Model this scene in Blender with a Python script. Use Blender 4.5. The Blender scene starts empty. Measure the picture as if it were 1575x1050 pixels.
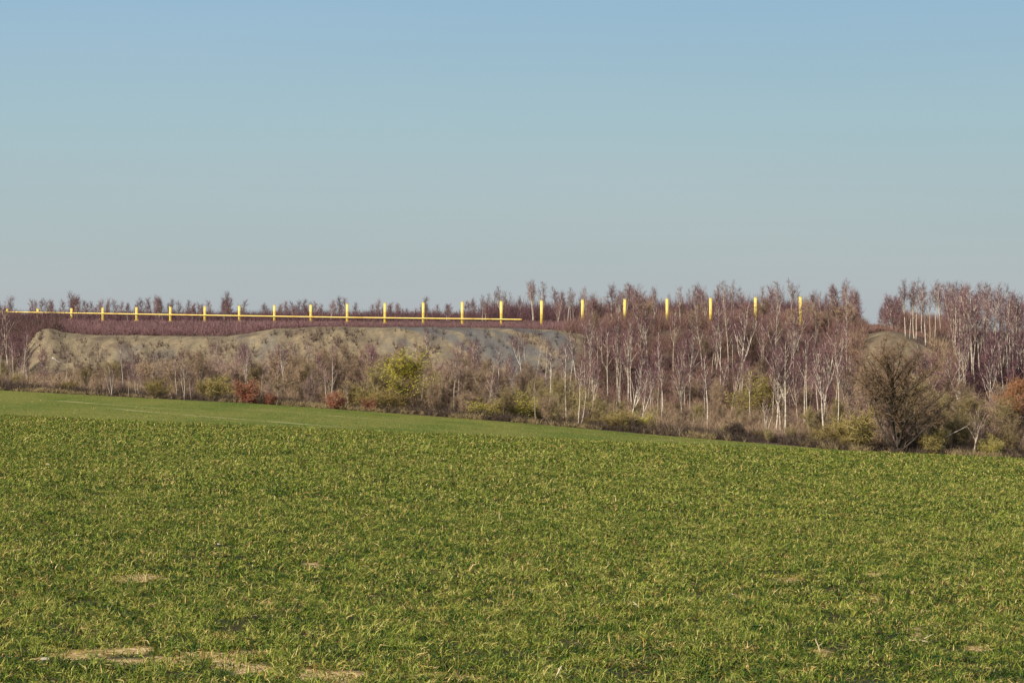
import bpy, math, random
import numpy as np
from mathutils import Vector

# ------------------------------------------------------------------ camera, sky, sun
F = 3550.0                       # focal length in photo pixels (1575 wide)
EYE = 1.7
scene = bpy.context.scene
col = scene.collection
cam_d = bpy.data.cameras.new("camera")
cam = bpy.data.objects.new("camera", cam_d)
col.objects.link(cam)
cam.location = (0, 0, EYE)
cam.rotation_euler = (math.radians(90), 0, 0)
cam_d.sensor_width = 36
cam_d.lens = F / 1575 * 36
cam_d.clip_end = 20000
scene.camera = cam

SUN_EL = math.radians(34)
SUN_AZ = math.radians(222)       # compass style, 0 = +Y (view direction), clockwise: behind the camera, left
world = bpy.data.worlds.new("World")
scene.world = world
world.use_nodes = True
nt = world.node_tree
nt.nodes.clear()
wo = nt.nodes.new("ShaderNodeOutputWorld")
bg = nt.nodes.new("ShaderNodeBackground")
sky = nt.nodes.new("ShaderNodeTexSky")
sky.sky_type = 'NISHITA'
sky.sun_disc = False
sky.sun_elevation = SUN_EL
sky.sun_rotation = SUN_AZ
sky.air_density = 1.0
sky.dust_density = 2.0
sky.ozone_density = 1.0
tc = nt.nodes.new("ShaderNodeTexCoord")
sp = nt.nodes.new("ShaderNodeSeparateXYZ")
nt.links.new(tc.outputs['Generated'], sp.inputs[0])
# hazy lower sky: elevation-dependent tint of the sky's own light (all directions alike)
ramp = nt.nodes.new("ShaderNodeValToRGB")
cr = ramp.color_ramp
SKY_STOPS = [(0.0, (4.35, 4.6, 4.9)), (0.018, (4.45, 4.85, 4.98)), (0.05, (4.25, 5.15, 5.25)), (0.095, (3.8, 5.3, 5.85)),
             (0.15, (3.05, 4.85, 6.4))]
while len(cr.elements) < len(SKY_STOPS):
    cr.elements.new(0.5)
for e, (p_, c_) in zip(cr.elements, SKY_STOPS):
    e.position = p_
    e.color = (c_[0] / 10, c_[1] / 10, c_[2] / 10, 1)
nt.links.new(sp.outputs[2], ramp.inputs[0])
sc10 = nt.nodes.new("ShaderNodeVectorMath")
sc10.operation = 'SCALE'
sc10.inputs['Scale'].default_value = 10
nt.links.new(ramp.outputs[0], sc10.inputs[0])
mr = nt.nodes.new("ShaderNodeMapRange")
mr.inputs[1].default_value = 0.16
mr.inputs[2].default_value = 0.40
mr.inputs[3].default_value = 0.0
mr.inputs[4].default_value = 1.0
nt.links.new(sp.outputs[2], mr.inputs[0])
mx = nt.nodes.new("ShaderNodeMix")
mx.data_type = 'RGBA'
nt.links.new(mr.outputs[0], mx.inputs[0])
hz = nt.nodes.new("ShaderNodeTexNoise"); hz.inputs['Scale'].default_value = 3.0; hz.inputs['Detail'].default_value = 3
hmp = nt.nodes.new("ShaderNodeMapping"); hmp.inputs['Scale'].default_value = (1, 1, 7)
nt.links.new(tc.outputs['Generated'], hmp.inputs[0]); nt.links.new(hmp.outputs[0], hz.inputs['Vector'])
hr = nt.nodes.new("ShaderNodeValToRGB")
hr.color_ramp.elements[0].position = .3; hr.color_ramp.elements[0].color = (.965, .985, .99, 1)
hr.color_ramp.elements[1].position = .7; hr.color_ramp.elements[1].color = (1.02, 1.01, 1.015, 1)
nt.links.new(hz.outputs[0], hr.inputs[0])
hmul = nt.nodes.new("ShaderNodeVectorMath"); hmul.operation = 'MULTIPLY'
nt.links.new(sc10.outputs[0], hmul.inputs[0]); nt.links.new(hr.outputs[0], hmul.inputs[1])
nt.links.new(hmul.outputs[0], mx.inputs[6])
nt.links.new(sky.outputs[0], mx.inputs[7])
nt.links.new(mx.outputs[2], bg.inputs[0])
bg.inputs[1].default_value = 0.10
nt.links.new(bg.outputs[0], wo.inputs[0])

sun_d = bpy.data.lights.new("sun", 'SUN')
sun_d.energy = 4.8
sun_d.angle = math.radians(0.5)
sun_d.color = (1.0, 0.93, 0.82)
sun = bpy.data.objects.new("sun", sun_d)
col.objects.link(sun)
sdir = Vector((math.sin(SUN_AZ) * math.cos(SUN_EL), math.cos(SUN_AZ) * math.cos(SUN_EL), math.sin(SUN_EL)))
sun.rotation_euler = sdir.to_track_quat('Z', 'Y').to_euler()
sun.location = (-60, -60, 80)

vs = scene.view_settings
vs.view_transform = 'Standard'
vs.look = 'None'
vs.exposure = 0.0
vs.gamma = 1.0

# ------------------------------------------------------------------ numeric helpers
rng = np.random.default_rng(7)
random.seed(7)

def vnoise(x, y, seed=0):
    """smooth value noise, 0..1, on arrays"""
    x = np.asarray(x, float); y = np.asarray(y, float)
    xi = np.floor(x).astype(np.int64); yi = np.floor(y).astype(np.int64)
    fx = x - xi; fy = y - yi
    fx = fx * fx * (3 - 2 * fx); fy = fy * fy * (3 - 2 * fy)
    def h(a, b):
        n = (a * 374761393 + b * 668265263 + seed * 1442695041) & 0xFFFFFFFF
        n = ((n ^ (n >> 13)) * 1274126177) & 0xFFFFFFFF
        return ((n ^ (n >> 16)) & 0xFFFF) / 65535.0
    a = h(xi, yi); b = h(xi + 1, yi); c = h(xi, yi + 1); d = h(xi + 1, yi + 1)
    return (a * (1 - fx) + b * fx) * (1 - fy) + (c * (1 - fx) + d * fx) * fy

def fbm(x, y, seed=0, o=3):
    r = 0; a = 0.5; t = 0
    for k in range(o):
        r = r + a * vnoise(x * 2 ** k, y * 2 ** k, seed + k); t += a; a *= 0.5
    return r / t

def sstep(a, b, x):
    t = np.clip((x - a) / (b - a), 0, 1)
    return t * t * (3 - 2 * t)

# ------------------------------------------------------------------ terrain heights
YC = 65.0
def Cpix(px): return 640 + 0.0425 * px
FX = [-500, 0, 185, 400, 600, 800, 1000, 1200, 1350, 1575, 2200]
FY = [586, 600, 610, 621, 635, 650, 668, 684, 697, 708, 728]
def Fpix(px): return np.interp(px, FX, FY)

def z_field(X, Y):
    X = np.asarray(X, float); Y = np.asarray(Y, float)
    Xe = 90 * np.tanh(X / 90)
    zn = -(((Cpix(787.5) - 525) / F) - EYE / YC) * Y - 0.0425 * Xe
    zn = zn + 0.03 * (vnoise(X / 3.1, Y / 3.1, 3) - .5) * sstep(5, 12, Y)
    Ys = np.maximum(Y, 30)
    px = np.clip(787.5 + F * X / Ys, -500, 2200)
    c = Cpix(px); f = np.minimum(Fpix(px), c + 3)
    s = (Y - YC) / (200 - YC)
    m = 115.0
    sm = (m - YC) / (200 - YC)
    yp = np.where(s < sm, c + 9 * np.sin(np.pi * np.clip(s / sm, 0, 1)) ** 1,
                  c + 2 + (f - c - 2) * np.clip((s - sm) / (1 - sm), 0, 1))
    zf = EYE - (yp - 525) / F * Y
    w = sstep(YC - 4, YC + 4, Y)
    return zn * (1 - w) + zf * w

# heap: photo row at which the ground stands for each column, by distance
HY = [200, 203, 212, 236, 250, 262, 285, 300, 345]
HT = {
 -500: [586, 586, 584, 572, 545, 525, 500, 492, 491],
 -40: [598, 598, 596, 583, 555, 528, 503, 494, 493],
 25: [602, 602, 600, 592, 556, 526, 502, 494, 493],
 45: [602, 602, 601, 592, 526, 514, 501, 494, 493],
 62: [603, 603, 601, 592, 507, 506, 500, 494, 493],
 78: [604, 604, 602, 593, 503, 503, 498, 494, 493],
 102: [605, 605, 603, 593, 513, 512, 500, 494, 493],
 150: [608, 608, 606, 595, 516, 514, 500, 494, 493],
 350: [618, 618, 616, 601, 519, 516, 501, 494, 493],
 400: [621, 621, 618, 605, 510, 509, 500, 494, 493],
 430: [623, 623, 620, 606, 504, 504, 498, 494, 493],
 560: [632, 632, 628, 612, 503, 503, 498, 494, 493],
 800: [650, 650, 645, 625, 506, 505, 499, 494, 492],
 890: [658, 658, 651, 631, 512, 508, 500, 494, 492],
 925: [661, 661, 655, 634, 540, 509, 499, 494, 491],
 1000: [668, 668, 660, 635, 584, 507, 494, 490, 488],
 1100: [676, 676, 668, 640, 590, 509, 494, 490, 487],
 1200: [684, 684, 674, 645, 594, 510, 495, 490, 487],
 1290: [692, 692, 679, 650, 594, 511, 498, 494, 492],
 1325: [695, 695, 683, 650, 525, 517, 508, 501, 500],
 1365: [698, 698, 685, 650, 509, 508, 507, 504, 503],
 1400: [700, 700, 686, 650, 516, 515, 514, 508, 506],
 1450: [702, 702, 690, 655, 546, 534, 522, 515, 509],
 1500: [704, 704, 692, 660, 602, 574, 535, 520, 510],
 1575: [708, 708, 695, 665, 615, 585, 545, 525, 510],
 2200: [728, 728, 712, 680, 630, 600, 550, 525, 505],
}
_pxs = np.array(sorted(HT)); _tab = np.array([HT[k] for k in sorted(HT)], float)
GPX = np.arange(-500, 2201, 5.0)
GY = np.arange(200, 346, 1.0)
_t1 = np.stack([np.interp(GPX, _pxs, _tab[:, j]) for j in range(len(HY))], 1)
_g = np.stack([np.interp(GY, HY, _t1[i]) for i in range(len(GPX))], 0)
_zg = EYE - (_g - 525) / F * GY[None, :]
def _box(a, r, ax):
    k = 2 * r + 1
    p = np.concatenate([np.repeat(a.take([0], ax), r, ax), a, np.repeat(a.take([-1], ax), r, ax)], ax)
    cs = np.cumsum(p, ax)
    z = np.zeros_like(cs.take([0], ax))
    cs = np.concatenate([z, cs], ax)
    n = a.shape[ax]
    return (cs.take(range(k, k + n), ax) - cs.take(range(0, n), ax)) / k
_zg = _box(_box(_zg, 2, 0), 1, 1)
_zg = _box(_zg, 1, 0)

def z_heap(X, Y):
    X = np.asarray(X, float); Y = np.asarray(Y, float)
    px = np.clip(787.5 + F * X / np.maximum(Y, 150), -500, 2199)
    yy = np.clip(Y, 200, 345 - 1e-6)
    i = (px + 500) / 5; j = yy - 200
    i0 = np.clip(np.floor(i).astype(int), 0, len(GPX) - 2); j0 = np.clip(np.floor(j).astype(int), 0, len(GY) - 2)
    fi = i - i0; fj = j - j0
    z = (_zg[i0, j0] * (1 - fi) * (1 - fj) + _zg[i0 + 1, j0] * fi * (1 - fj)
         + _zg[i0, j0 + 1] * (1 - fi) * fj + _zg[i0 + 1, j0 + 1] * fi * fj)
    face = sstep(236, 241, Y) * (1 - sstep(249, 256, Y))
    gul = np.abs(fbm(X / 2.6 + (Y - 245) * .12, Y / 30, 11, 3) - .5) * 2
    gul2 = np.abs(fbm(X / .9 + (Y - 245) * .25, Y / 9, 12, 2) - .5) * 2
    z = z - face * (0.75 * (1 - gul) - .3) * .36 - face * .14 * (1 - gul2) + (sstep(245, 249, Y) - sstep(252, 258, Y)) * .5 * (fbm(X / 2.2, 0 * X, 14, 4) - .5)
    z = z + (0.22 * (fbm(X / 3.0, Y / 3.0, 21, 3) - .5)) * sstep(204, 210, Y)
    z = z - sstep(350, 520, Y) * (z + 13)
    return z

def ground_z(X, Y):
    X = np.asarray(X, float); Y = np.asarray(Y, float)
    return np.where(Y < 201.5, z_field(X, Y), z_heap(X, Y))

def gz(x, y): return float(ground_z(np.array([x]), np.array([y]))[0])
def xy_at(px, Y): return (px - 787.5) / F * Y
def ypix(x, Y, z): return 525 + F * (EYE - z) / Y
def depth_for(px, yb, lo=203, hi=320):
    for Y in np.arange(lo, hi, 0.5):
        x = xy_at(px, Y)
        if ypix(x, Y, gz(x, Y)) <= yb:
            return float(Y)
    return float(hi)
def near_xy(px, y):
    Y = 1 / ((y - Cpix(px)) / (F * EYE) + 1 / YC)
    return xy_at(px, Y), Y

# ------------------------------------------------------------------ object helpers
def props(o, label=None, cat=None, group=None, kind=None):
    if label: o['label'] = label
    if cat: o['category'] = cat
    if group: o['group'] = group
    if kind: o['kind'] = kind
    return o

def mesh_np(name, V, faces_idx, loop_tot, mat, smooth=False, attrs=None):
    me = bpy.data.meshes.new(name)
    V = np.ascontiguousarray(V, np.float32)
    faces_idx = np.ascontiguousarray(faces_idx, np.int32)
    loop_tot = np.ascontiguousarray(loop_tot, np.int32)
    me.vertices.add(len(V)); me.vertices.foreach_set('co', V.ravel())
    me.loops.add(len(faces_idx)); me.loops.foreach_set('vertex_index', faces_idx)
    me.polygons.add(len(loop_tot))
    st = np.concatenate([[0], np.cumsum(loop_tot)[:-1]]).astype(np.int32)
    me.polygons.foreach_set('loop_start', st)
    me.polygons.foreach_set('loop_total', loop_tot)
    if smooth:
        me.polygons.foreach_set('use_smooth', np.ones(len(loop_tot), bool))
    me.update(calc_edges=True)
    if attrs:
        for k, v in attrs.items():
            a = me.attributes.new(k, 'FLOAT', 'POINT')
            a.data.foreach_set('value', np.ascontiguousarray(v, np.float32))
    me.materials.append(mat)
    return me

def link(name, me, parent=None):
    o = bpy.data.objects.new(name, me)
    col.objects.link(o)
    if parent: o.parent = parent
    return o

def grid_mesh(name, X, Y, Z, mat, attrs=None):
    n, m = X.shape
    V = np.stack([X.ravel(), Y.ravel(), Z.ravel()], 1)
    idx = np.arange(n * m).reshape(n, m)
    q = np.stack([idx[:-1, :-1], idx[:-1, 1:], idx[1:, 1:], idx[1:, :-1]], -1).reshape(-1, 4)
    return mesh_np(name, V, q.ravel(), np.full(len(q), 4), mat, True, attrs)

class MB:
    """list based mesh builder: tubes, ribbons, leaves, boxes"""
    def __init__(s): s.v = []; s.f = []
    def tube(s, pts, rad, n=5):
        base = len(s.v)
        for i, p in enumerate(pts):
            a = pts[max(0, i - 1)]; b = pts[min(len(pts) - 1, i + 1)]
            d = (b - a).normalized()
            u = d.orthogonal().normalized() if i == 0 else (u - d * u.dot(d)).normalized()
            w = d.cross(u)
            for k in range(n):
                t = 2 * math.pi * k / n
                s.v.append(p + (u * math.cos(t) + w * math.sin(t)) * rad[i])
        for i in range(len(pts) - 1):
            for k in range(n):
                a = base + i * n + k; b = base + i * n + (k + 1) % n
                s.f.append((a, b, b + n, a + n))
        s.f.append(tuple(base + (len(pts) - 1) * n + k for k in range(n)))
        s.f.append(tuple(base + k for k in reversed(range(n))))
    def twig(s, a, b, w, R):
        d = b - a
        u = d.cross(Vector((R.gauss(0, 1), R.gauss(0, 1), R.gauss(0, 1))))
        if u.length < 1e-6: return
        u = u.normalized() * w * .5
        k = len(s.v)
        s.v += [a - u, a + u, b]
        s.f.append((k, k + 1, k + 2))
    def leaf(s, p, size, R):
        d = Vector((R.gauss(0, 1), R.gauss(0, 1), R.gauss(0, 1))).normalized()
        u = d.orthogonal().normalized() * size * .3
        k = len(s.v)
        s.v += [p, p + d * size * .5 + u, p + d * size, p + d * size * .5 - u]
        s.f.append((k, k + 1, k + 2, k + 3))
    def box(s, c, h, bev=0.0):
        k = len(s.v)
        cx, cy, cz = c; hx, hy, hz = h
        b = min(bev, hx * .5, hy * .5)
        ring = [(-hx + b, -hy), (hx - b, -hy), (hx, -hy + b), (hx, hy - b), (hx - b, hy), (-hx + b, hy), (-hx, hy - b), (-hx, -hy + b)]
        for z in (cz - hz, cz + hz):
            for (x, y) in ring: s.v.append(Vector((cx + x, cy + y, z)))
        for i in range(8):
            j = (i + 1) % 8
            s.f.append((k + i, k + j, k + 8 + j, k + 8 + i))
        s.f.append(tuple(k + i for i in reversed(range(8))))
        s.f.append(tuple(k + 8 + i for i in range(8)))
    def mesh(s, name, mat, smooth=False):
        V = np.array([tuple(v) for v in s.v], np.float32)
        idx = np.array([i for f in s.f for i in f]); tot = np.array([len(f) for f in s.f])
        return mesh_np(name, V, idx, tot, mat, smooth)

# ------------------------------------------------------------------ materials
def new_mat(name):
    m = bpy.data.materials.new(name); m.use_nodes = True
    n = m.node_tree.nodes; l = m.node_tree.links
    b = n['Principled BSDF']
    b.inputs['Roughness'].default_value = 0.85
    b.inputs['Specular IOR Level'].default_value = 0.05
    return m, n, l, b

def ramp_node(n, stops):
    r = n.new("ShaderNodeValToRGB"); c = r.color_ramp
    while len(c.elements) < len(stops): c.elements.new(0.5)
    for e, (p, cc) in zip(c.elements, stops):
        e.position = p; e.color = (*cc, 1)
    return r

def noise_node(n, l, scale, detail=4, rough=.55, vec=None):
    t = n.new("ShaderNodeTexNoise"); t.inputs['Scale'].default_value = scale
    t.inputs['Detail'].default_value = detail; t.inputs['Roughness'].default_value = rough
    if vec is not None: l.new(vec, t.inputs['Vector'])
    return t

def mixc(n, l, fac, a, b, blend='MIX'):
    m = n.new("ShaderNodeMix"); m.data_type = 'RGBA'; m.blend_type = blend
    for sock, v in ((0, fac), (6, a), (7, b)):
        if hasattr(v, 'is_output'): l.new(v, m.inputs[sock])
        elif sock == 0: m.inputs[0].default_value = v
        else: m.inputs[sock].default_value = (*v, 1)
    return m.outputs[2]

def plant_mat(name, c1, c2, transl=0.0, rough=.8, nscale=1.3):
    """colour varies from plant to plant and from clump to clump"""
    m, n, l, b = new_mat(name)
    oi = n.new("ShaderNodeObjectInfo")
    tcn = n.new("ShaderNodeTexCoord")
    nz = noise_node(n, l, nscale, 2 if nscale > 1 else 5, .5 if nscale > 1 else .7, tcn.outputs['Object'])
    ad = n.new("ShaderNodeMath"); ad.operation = 'MULTIPLY_ADD'
    l.new(nz.outputs[0], ad.inputs[0]); ad.inputs[1].default_value = .7
    ml = n.new("ShaderNodeMath"); ml.operation = 'MULTIPLY_ADD'
    l.new(oi.outputs['Random'], ml.inputs[0]); ml.inputs[1].default_value = .9; ml.inputs[2].default_value = -.3
    l.new(ml.outputs[0], ad.inputs[2])
    r = ramp_node(n, [(0.0, c1), (1.0, c2)])
    l.new(ad.outputs[0], r.inputs[0])
    l.new(r.outputs[0], b.inputs['Base Color'])
    b.inputs['Roughness'].default_value = rough
    if transl:
        out = n['Material Output']
        tr = n.new("ShaderNodeBsdfTranslucent"); l.new(r.outputs[0], tr.inputs[0])
        ms = n.new("ShaderNodeMixShader"); ms.inputs[0].default_value = transl
        l.new(b.outputs[0], ms.inputs[1]); l.new(tr.outputs[0], ms.inputs[2]); l.new(ms.outputs[0], out.inputs[0])
    return m

M = {}
M['birch_twig'] = plant_mat('birch_twig', (.115, .058, .07), (.285, .155, .15))
M['brown_twig'] = plant_mat('brown_twig', (.20, .135, .09), (.46, .325, .205))
M['olive_twig'] = plant_mat('olive_twig', (.23, .17, .085), (.42, .34, .15))
M['dark_twig'] = plant_mat('dark_twig', (.07, .05, .04), (.15, .11, .08))
M['yellow_twig'] = plant_mat('yellow_twig', (.46, .42, .06), (.68, .60, .09), .3)
M['ochre_twig'] = plant_mat('ochre_twig', (.26, .19, .07), (.40, .32, .12), .1)
M['russet_leaf'] = plant_mat('russet_leaf', (.30, .10, .065), (.45, .19, .11), .2)
M['orange_twig'] = plant_mat('orange_twig', (.36, .17, .085), (.48, .26, .13), .1)
M['oak_twig'] = plant_mat('oak_twig', (.21, .135, .085), (.37, .25, .15))
M['grey_twig'] = plant_mat('grey_twig', (.25, .165, .14), (.43, .30, .225))

def birch_bark():
    m, n, l, b = new_mat('birch_bark')
    tcn = n.new("ShaderNodeTexCoord"); mp = n.new("ShaderNodeMapping")
    mp.inputs['Scale'].default_value = (1, 1, 2.5)
    l.new(tcn.outputs['Object'], mp.inputs[0])
    nz = noise_node(n, l, 2.2, 4, .7, mp.outputs[0])
    r = ramp_node(n, [(0.33, (.12, .09, .075)), (0.42, (.48, .40, .32)), (0.60, (.76, .68, .55))])
    l.new(nz.outputs[0], r.inputs[0])
    oi = n.new("ShaderNodeObjectInfo")
    c = mixc(n, l, oi.outputs['Random'], (1, 1, 1), (.78, .72, .66), 'MIX')
    c2 = mixc(n, l, 1.0, r.outputs[0], c, 'MULTIPLY')
    l.new(c2, b.inputs['Base Color'])
    return m
M['birch_bark'] = birch_bark()

def bark(name, a, c):
    m, n, l, b = new_mat(name)
    tcn = n.new("ShaderNodeTexCoord")
    nz = noise_node(n, l, 6, 4, .7, tcn.outputs['Object'])
    r = ramp_node(n, [(0.3, a), (0.7, c)])
    l.new(nz.outputs[0], r.inputs[0]); l.new(r.outputs[0], b.inputs['Base Color'])
    return m
M['grey_bark'] = bark('grey_bark', (.20, .16, .12), (.46, .38, .27))
M['dark_bark'] = bark('dark_bark', (.045, .035, .03), (.11, .09, .07))

def paint_mat():
    m, n, l, b = new_mat('yellow_paint')
    tcn = n.new("ShaderNodeTexCoord")
    nz = noise_node(n, l, 1.1, 5, .6, tcn.outputs['Object'])
    r = ramp_node(n, [(0.3, (.66, .40, .06)), (0.45, (.88, .64, .14)), (0.75, (.93, .74, .26))])
    l.new(nz.outputs[0], r.inputs[0]); l.new(r.outputs[0], b.inputs['Base Color'])
    b.inputs['Roughness'].default_value = .45
    b.inputs['Specular IOR Level'].default_value = .5
    return m
M['yellow_paint'] = paint_mat()

# tramlines in the field as straight lines on the ground (world XY)
def far_xy(px, y):
    for Y in np.arange(110, 203, .25):
        x = xy_at(px, Y)
        if ypix(x, Y, float(z_field(x, Y))) <= y: return x, float(Y)
    return xy_at(px, 200), 200.0
TRAM = [(far_xy(150, 626), far_xy(560, 659)), (far_xy(340, 627), far_xy(640, 648.5)), (far_xy(20, 611), far_xy(330, 633)),
        (far_xy(960, 673), far_xy(1120, 682))]

def field_mat():
    m, n, l, b = new_mat('field_soil_and_wheat')
    geo = n.new("ShaderNodeNewGeometry")
    P = geo.outputs['Position']
    sep = n.new("ShaderNodeSeparateXYZ"); l.new(P, sep.inputs[0])
    fine = noise_node(n, l, 9, 5, .7, P)
    soil = ramp_node(n, [(0.3, (.03, .027, .015)), (0.55, (.07, .06, .03)), (0.8, (.20, .15, .07))])
    l.new(fine.outputs[0], soil.inputs[0])
    sandn = noise_node(n, l, 22, 5, .75, P)
    sand = ramp_node(n, [(0.36, (.22, .13, .05)), (0.5, (.58, .40, .17)), (0.64, (.85, .65, .34))])
    l.new(sandn.outputs[0], sand.inputs[0])
    at = n.new("ShaderNodeAttribute"); at.attribute_name = 'bare'
    near = mixc(n, l, at.outputs['Fac'], soil.outputs[0], sand.outputs[0])
    # far: closed wheat cover, mottled, streaked along the rows
    mp = n.new("ShaderNodeMapping"); mp.inputs['Scale'].default_value = (.5, .12, .5); mp.inputs['Rotation'].default_value = (0, 0, .5)
    l.new(P, mp.inputs[0])
    big = noise_node(n, l, .35, 5, .6, mp.outputs[0])
    big2 = noise_node(n, l, 2.2, 6, .85, P)
    ad = n.new("ShaderNodeMath"); ad.operation = 'MULTIPLY_ADD'
    l.new(big2.outputs[0], ad.inputs[0]); ad.inputs[1].default_value = .5
    l.new(big.outputs[0], ad.inputs[2])
    wheat = ramp_node(n, [(0.45, (.085, .135, .022)), (0.66, (.142, .172, .03)), (0.83, (.21, .21, .046))])
    l.new(ad.outputs[0], wheat.inputs[0])
    wcol = wheat.outputs[0]
    for (A, B) in TRAM:
        dx, dy = B[0] - A[0], B[1] - A[1]; L = math.hypot(dx, dy); dx /= L; dy /= L
        dt = n.new("ShaderNodeVectorMath"); dt.operation = 'DOT_PRODUCT'; l.new(P, dt.inputs[0]); dt.inputs[1].default_value = (-dy, dx, 0)
        sb = n.new("ShaderNodeMath"); sb.operation = 'SUBTRACT'; l.new(dt.outputs['Value'], sb.inputs[0]); sb.inputs[1].default_value = -dy * A[0] + dx * A[1]
        ab = n.new("ShaderNodeMath"); ab.operation = 'ABSOLUTE'; l.new(sb.outputs[0], ab.inputs[0])
        r1 = n.new("ShaderNodeMapRange"); l.new(ab.outputs[0], r1.inputs[0])
        r1.inputs[1].default_value = .2; r1.inputs[2].default_value = .75; r1.inputs[3].default_value = 1; r1.inputs[4].default_value = 0
        dl = n.new("ShaderNodeVectorMath"); dl.operation = 'DOT_PRODUCT'; l.new(P, dl.inputs[0]); dl.inputs[1].default_value = (dx, dy, 0)
        s0 = dx * A[0] + dy * A[1]
        r2 = n.new("ShaderNodeMapRange"); l.new(dl.outputs['Value'], r2.inputs[0])
        r2.inputs[1].default_value = s0; r2.inputs[2].default_value = s0 + 6; r2.inputs[3].default_value = 0; r2.inputs[4].default_value = 1
        r3 = n.new("ShaderNodeMapRange"); l.new(dl.outputs['Value'], r3.inputs[0])
        r3.inputs[1].default_value = s0 + L - 6; r3.inputs[2].default_value = s0 + L; r3.inputs[3].default_value = 1; r3.inputs[4].default_value = 0
        gap = noise_node(n, l, .28, 3, .6, P)
        r4 = n.new("ShaderNodeMapRange"); l.new(gap.outputs[0], r4.inputs[0])
        r4.inputs[1].default_value = .40; r4.inputs[2].default_value = .6; r4.inputs[3].default_value = .12; r4.inputs[4].default_value = .95
        acc = r1.outputs[0]
        for o_ in (r2.outputs[0], r3.outputs[0], r4.outputs[0]):
            mu = n.new("ShaderNodeMath"); mu.operation = 'MULTIPLY'; l.new(acc, mu.inputs[0]); l.new(o_, mu.inputs[1]); acc = mu.outputs[0]
        wcol = mixc(n, l, acc, wcol, (.55, .46, .24))
    fr = n.new("ShaderNodeAttribute"); fr.attribute_name = 'closed'
    c = mixc(n, l, fr.outputs['Fac'], near, wcol)
    l.new(c, b.inputs['Base Color'])
    bp = n.new("ShaderNodeBump"); bp.inputs['Strength'].default_value = .6; bp.inputs['Distance'].default_value = .05
    l.new(fine.outputs[0], bp.inputs['Height']); l.new(bp.outputs[0], b.inputs['Normal'])
    return m

def heap_mat():
    m, n, l, b = new_mat('spoil_heap_shale')
    geo = n.new("ShaderNodeNewGeometry"); P = geo.outputs['Position']
    mp = n.new("ShaderNodeMapping"); mp.inputs['Scale'].default_value = (1, .3, .22); mp.inputs['Rotation'].default_value = (0, .55, .12)
    l.new(P, mp.inputs[0])
    st = noise_node(n, l, .7, 8, .7, mp.outputs[0])
    base = ramp_node(n, [(0.34, (.165, .13, .09)), (0.44, (.235, .187, .12)), (0.54, (.295, .235, .145)), (0.68, (.37, .295, .175))])
    l.new(st.outputs[0], base.inputs[0])
    fine = noise_node(n, l, 2.4, 6, .75, P)
    fr = ramp_node(n, [(0.3, (.7, .7, .72)), (0.7, (1.2, 1.17, 1.12))])
    l.new(fine.outputs[0], fr.inputs[0])
    c = mixc(n, l, 1.0, base.outputs[0], fr.outputs[0], 'MULTIPLY')
    dk = n.new("ShaderNodeAttribute"); dk.attribute_name = 'darkshale'
    c = mixc(n, l, dk.outputs['Fac'], c, (.115, .12, .125))
    veg = n.new("ShaderNodeAttribute"); veg.attribute_name = 'veg'
    vr = ramp_node(n, [(0.3, (.06, .038, .036)), (0.55, (.12, .08, .06)), (.75, (.22, .16, .10))])
    l.new(fine.outputs[0], vr.inputs[0])
    c = mixc(n, l, veg.outputs['Fac'], c, vr.outputs[0])
    l.new(c, b.inputs['Base Color'])
    bp = n.new("ShaderNodeBump"); bp.inputs['Strength'].default_value = .5; bp.inputs['Distance'].default_value = .15
    l.new(fine.outputs[0], bp.inputs['Height']); l.new(bp.outputs[0], b.inputs['Normal'])
    b.inputs['Roughness'].default_value = .95
    return m

def blade_mat():
    m, n, l, b = new_mat('wheat_blade')
    at = n.new("ShaderNodeAttribute"); at.attribute_name = 'tint'
    r = ramp_node(n, [(0.0, (.02, .055, .014)), (0.30, (.105, .17, .02)), (0.60, (.295, .325, .04)), (0.845, (.48, .46, .12)),
                      (0.855, (.16, .11, .045)), (0.93, (.52, .34, .09)), (1.0, (.84, .66, .28))])
    l.new(at.outputs['Fac'], r.inputs[0])
    l.new(r.outputs[0], b.inputs['Base Color'])
    b.inputs['Roughness'].default_value = .5
    b.inputs['Specular IOR Level'].default_value = .15
    tr = n.new("ShaderNodeBsdfTranslucent"); l.new(r.outputs[0], tr.inputs[0])
    ms = n.new("ShaderNodeMixShader"); ms.inputs[0].default_value = .25
    l.new(b.outputs[0], ms.inputs[1]); l.new(tr.outputs[0], ms.inputs[2]); l.new(ms.outputs[0], n['Material Output'].inputs[0])
    return m

# ------------------------------------------------------------------ the land
BARE = [(205, 889, 38, 5), (330, 1011, 55, 7), (150, 1007, 60, 5), (400, 1031, 55, 7), (250, 1018, 70, 6), (500, 1043, 60, 6),
        (340, 1026, 30, 4), (100, 1010, 40, 4), (560, 871, 14, 5), (1345, 885, 18, 3), (1340, 918, 14, 4), (1410, 975, 12, 5),
        (1200, 892, 22, 3), (415, 925, 18, 4), (640, 1040, 50, 4), (30, 845, 14, 3), (480, 870, 14, 3), (1130, 915, 10, 3),
        (1500, 1000, 18, 4), (1560, 893, 18, 3), (820, 905, 12, 3), (70, 715, 9, 3), (1265, 1005, 14, 4), (730, 1042, 30, 4), (210, 1000, 25, 4)]
def bare_at(X, Y):
    Yc = np.maximum(Y, 8)
    px = 787.5 + F * X / Yc
    y = Cpix(px) + F * EYE * (1 / Yc - 1 / YC)
    rx_ = 1.1; wob = (fbm(X * 7, Y * 4, 41, 4) - .47) * 2.2
    r = np.zeros_like(X)
    for (a, b_, rx, ry) in BARE:
        d = np.sqrt(((px - a) / (rx * 1.1)) ** 2 + ((y - b_) / (ry * 1.5)) ** 2)
        r = np.maximum(r, 1 - sstep(.7, 1.25, d + wob))
    return r

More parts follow.
